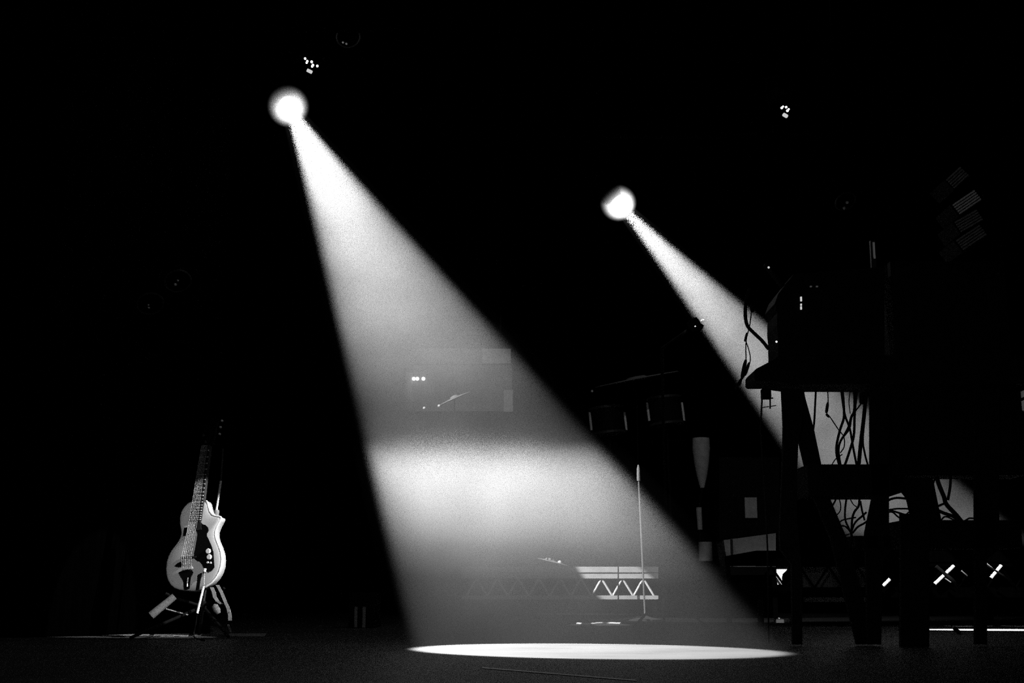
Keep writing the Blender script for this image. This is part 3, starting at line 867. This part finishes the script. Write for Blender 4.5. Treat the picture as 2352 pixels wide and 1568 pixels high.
cable([(1901, 895), (1902, 920), (1899, 950), (1906, 957), (1925, 985), (1938, 1003), (1939, 1025), (1930, 1040)], 2, 'thin lead with an elbow plug hanging in the gap under the table', KY + .1,
      [(1901.5, 924, 1898, 948, 7), (1897, 950, 1905, 958, 6)])
cable([(1935, 895), (1938, 930), (1938, 960), (1930, 985), (1922, 1020), (1922, 1045), (1930, 1075)], 4.5, 'black cable bundle dropping down the middle of the table gap')
cable([(1932, 895), (1940, 950), (1952, 985), (1960, 1030), (1968, 1070)], 4, 'black cable crossing from the middle bundle toward the right leg')
cable([(1962, 895), (1962, 940), (1955, 960), (1950, 985), (1932, 1010), (1926, 1035), (1932, 1075)], 4, 'black cable swinging left across the middle bundle')
cable([(1968, 895), (1963, 950), (1961, 1000), (1950, 1040), (1938, 1075)], 4.5, 'black cable falling from the right side of the table gap')
cable([(1980, 905), (1978, 925), (1966, 942), (1955, 955), (1948, 980), (1935, 1005), (1928, 1022)], 2.6, 'thin black cable with a blob plug high in the right of the table gap', KY + .1,
      [(1979, 902, 1979, 928, 11)])
cable([(1990, 895), (1984, 960), (1978, 1010), (1972, 1070)], 7, 'thick black cable along the inside of the right table leg')
cable([(1986, 960), (1982, 1010), (1986, 1040), (1994, 1070)], 3.5, 'black cable bending back toward the right table leg')
cable([(1952, 898), (1950, 925), (1953, 950)], 1.6, 'very thin lead between the two middle cables')
cable([(1935, 1043), (1920, 1053), (1910, 1068)], 1.8, 'short thin lead curling down onto the shelf')
# lower left gap
cable([(1920, 1146), (1914, 1158), (1906, 1170), (1898, 1180)], 3, 'short slanting cable at the top left of the lower gap')
cable([(1928, 1146), (1931, 1162), (1928, 1176), (1914, 1188)], 2, 'thin bowed lead in the left of the lower gap')
cable([(1944, 1146), (1941, 1170), (1942, 1195), (1953, 1220), (1958, 1240)], 3.5, 'black cable dropping straight through the lower gap')
cable([(1974, 1146), (1972, 1162), (1962, 1176), (1957, 1195), (1956, 1225), (1954, 1250)], 4, 'black cable leaning left through the lower gap')
cable([(1976, 1150), (1980, 1172), (1986, 1195)], 3.5, 'black cable along the right edge of the lower gap')
cable([(1955, 1222), (1964, 1200), (1980, 1185), (1990, 1176)], 3.5, 'black cable fanning up to the right in the lower gap')
cable([(1958, 1224), (1970, 1210), (1984, 1202), (1992, 1196)], 3.5, 'lower fanning black cable in the lower gap')
cable([(1922, 1210), (1932, 1196), (1948, 1191), (1966, 1188)], 2.5, 'thin cable arching over the tangle in the lower gap')
cable([(1922, 1208), (1940, 1208), (1952, 1220), (1962, 1240)], 3, 'cable sweeping into the tangle from the left')
cable([(1926, 1216), (1938, 1228), (1952, 1226)], 2, 'small loop at the bottom of the tangle')
cable([(1953, 1146), (1960, 1158), (1968, 1164)], 1.8, 'short thin lead near the top right of the lower gap')
# small middle gap
cable([(2032, 1154), (2046, 1146), (2062, 1143), (2084, 1145)], 4, 'arched cable across the small middle gap')
cable([(2034, 1172), (2060, 1168), (2090, 1168)], 3, 'level cable across the small middle gap')
cable([(2034, 1168), (2060, 1176), (2080, 1182), (2100, 1186)], 3.5, 'cable sloping down across the small middle gap')
cable([(2036, 1176), (2050, 1176), (2062, 1186), (2074, 1194)], 3, 'lowest sloping cable in the small middle gap')
cable([(2066, 1190), (2080, 1182), (2096, 1168)], 2.5, 'cable rising to the right in the small middle gap')
# right gap
cable([(2150, 1092), (2158, 1116), (2168, 1140), (2174, 1158), (2196, 1182), (2214, 1204)], 8, 'thick black cable slanting through the right gap')
cable([(2184, 1092), (2182, 1120), (2177, 1148)], 5, 'black cable joining the thick slanting one from above')
cable([(2148, 1096), (2142, 1116), (2138, 1140)], 3.5, 'black cable at the left edge of the right gap')
cable([(2150, 1164), (2164, 1158), (2174, 1154)], 4, 'short link joining the left edge to the thick slanting cable')
cable([(2150, 1170), (2168, 1178), (2190, 1186), (2206, 1198)], 6, 'black cable curving along the bottom of the right gap')
cable([(2160, 1196), (2172, 1186), (2196, 1196)], 3, 'small loop at the bottom left of the right gap')
cable([(2216, 1196), (2226, 1190), (2236, 1190)], 3, 'short cable end at the bottom right of the right gap')
# clamp under the table end, and slim pole
ck = thing('cable_hook', at(1766, 897, KY + .1), 'small black hook and clamp under the left end of the keyboard table', 'hook')
MB().pxbox(1752, 892, 1771, 914, KY + .1, .05).build('clamp', M['black'], ck)
MB().tube([at(1756, 915.5, KY + .1), at(1776, 914, KY + .1)], 1.6 * m_per_px(KY), 8).build('pin', M['black'], ck)
MB().tube([at(1769, 912, KY + .1), at(1769, 938, KY + .1)], 1.8 * m_per_px(KY), 8).build('hook_shaft', M['black'], ck)
MB().tube([at(1748, 936, KY + .1), at(1783, 931, KY + .1)], 1.0 * m_per_px(KY), 8).build('cross_bar', M['black'], ck)
pb0, pb1 = at(1751, 900, KY + .2), onfloor(1766, 1364 + .24 * F / (KY + .2))
tag(MB().tube([pb0, at(1747, 985, KY + .2), at(1758, 1150, KY + .2), at(1763, 1262, KY + .2), pb1], .0042, 8).build('cable', M['rubber']),
    'long thin cable hanging from the table end to the floor', 'cable', 'cables hanging round the keyboard table')
tag(MB().tube(spline([onfloor(2186, 1433, .012), onfloor(2193, 1443, .012), onfloor(2203, 1452, .012)]), .013, 8).build('floor_cable', M['cloth']),
    'black cable cutting across the bright floor strip behind the rig', 'cable')

# ------------------------------------------------------------------ line array, side panel
for i, (x0, y0, x1, y1, m, lab) in enumerate([
        (2180, 425, 2216, 392, 'grey', 'topmost cabinet of the dark line array at the upper right'),
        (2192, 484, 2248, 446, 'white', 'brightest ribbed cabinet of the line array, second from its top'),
        (2196, 524, 2252, 492, 'grey', 'third cabinet of the line array, below the brightest one'),
        (2200, 566, 2260, 526, 'grey', 'bottom cabinet of the line array at the upper right')]):
    Y = 8.2
    t = thing('line_array_speaker', at((x0 + x1) / 2, (y0 + y1) / 2, Y), lab, 'loudspeaker', 'line array cabinets')
    d = (at(x1, y1, Y) - at(x0, y0, Y)); nrm = Vector((-d.z, 0, d.x)).normalized()
    h = 17 * m_per_px(Y)
    a_ = at(x0, y0, Y)
    MB().prism([a_ - nrm * h, a_ + d - nrm * h, a_ + d + nrm * h, a_ + nrm * h], (0, .3, 0)).build('cabinet', M['black'], t)
    for k in range(5):
        o_ = nrm * h * (-.72 + .36 * k)
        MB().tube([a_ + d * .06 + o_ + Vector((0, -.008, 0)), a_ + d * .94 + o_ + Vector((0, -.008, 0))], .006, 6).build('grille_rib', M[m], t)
    tp_ = a_ + d * .5 + nrm * h + Vector((0, .15, 0))
    MB().tube([tp_, Vector((tp_.x, Y + .15, 7.2)) if i == 0 else tp_ + nrm * .03], .008, 6).build('hanging_wire', M['cloth'], t)

sp = thing('slatted_panel', (at(2350, 900, 7.2).x, 7.2, 0), 'grey slatted panel cut off by the right edge of the picture', 'panel')
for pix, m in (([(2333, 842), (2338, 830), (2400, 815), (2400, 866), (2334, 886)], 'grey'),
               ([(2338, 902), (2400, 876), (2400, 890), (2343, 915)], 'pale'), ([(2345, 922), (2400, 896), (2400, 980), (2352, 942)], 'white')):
    MB().pxprism(pix, 7.2, .02).build('slat', M[m], sp)  # brightness of the lit patches put into grey, pale and white slats
p = at(2400, 900, 7.24)
MB().box((p.x - .03, 7.23, 0), (p.x + .01, 7.27, at(2400, 815, 7.24).z)).build('post', M['black'], sp)

# ------------------------------------------------------------------ guitar and truss light; the rest are added spots without fixtures
spot('guitar_key', (1.7, 6.1, 2.5), at(440, 1292, 7.6), 7.2, .455, .15, .01, .58)
spot('microphone_key', (1.2, 7.2, 2.9), at(1606, 741, 8.95), 6.0, .11, .5, .01)
spot('guitar_fill', (-.7, 4.0, 1.5), at(440, 1290, 7.6), .95, .46, .2, .01, .55)
spot('truss_key', (-2.4, 11.6, 3.2), at(1424, 1338, 13.5), 7.5, .275, .4, .01)
spot('stand_key', (-2.2, 10.2, 3.2), at(1468, 1215, 12.2), 1.7, .98, .7, .02)
spot('floor_key', (-.2, 10.6, 3.2), (.70, 10.64, .01), 5.5, .26, .4, .005, .7)
spot('cymbal_key', (-2.8, 11.5, 4.6), at(1030, 922, 14.3), 4.0, .55, .5, .02)
spot('low_cymbal_key', (-1.0, 11.0, 3.4), at(1282, 1290, 14.0), 5.0, .2, .5, .02)
spot('kit_wash', (2.0, 7.5, 5.6), at(1640, 1120, 14.0), .2, 1.9, .6, .05)
spot('rod_key', (1.6, 8.3, 3.0), at(2168, 1320, RY), 14.0, .16, .4, .005)
spot('rod_key', (2.0, 8.3, 3.0), at(2289, 1312, RY), 14.0, .14, .4, .005)
spot('rod_key', (1.2, 8.3, 3.0), at(2036, 1339, RY), 14.0, .06, .4, .005)
spot('cloth_key', (1.9, 8.0, .8), at(1798, 1320, RY), 4.0, .14, .4, .01)
spot('panel_key', (1.2, 5.6, 2.8), at(2350, 925, 7.2), .32, .26, .7, .02)
spot('cabinet_wash', (-1.5, 9.0, 4.6), at(1100, 870, 16.5), .65, 1.0, .4, .05)
spot('front_wash', (-1.0, -1.5, 2.2), (0, 10, 2.4), .05, 7.0, .5, .1)

# ------------------------------------------------------------------ world, camera, view
wd = bpy.data.worlds.new('world'); sc.world = wd
wd.use_nodes = True
wd.node_tree.nodes['Background'].inputs['Color'].default_value = (0, 0, 0, 1)
wd.node_tree.nodes['Background'].inputs['Strength'].default_value = 0

cam = bpy.data.cameras.new('camera')
cam.sensor_width = 36; cam.lens = 36 * F / 2352
cam.clip_start = .05; cam.clip_end = 100
co = bpy.data.objects.new('camera', cam)
co.location = CAM
co.rotation_euler = (math.pi / 2 + TH, 0, 0)
COL.objects.link(co)
sc.camera = co

sc.view_settings.view_transform = 'Standard'
sc.view_settings.look = 'None'
sc.view_settings.gamma = 1
sc.view_settings.exposure = 0
sc.view_settings.use_curve_mapping = False
cy = sc.cycles
cy.use_denoising = False
cy.volume_step_rate = 0.8
cy.volume_max_steps = 256
cy.sample_clamp_direct = 0
cy.sample_clamp_indirect = 0.4
cy.volume_bounces = 0
cy.diffuse_bounces = 1
cy.glossy_bounces = 1
cy.max_bounces = 3
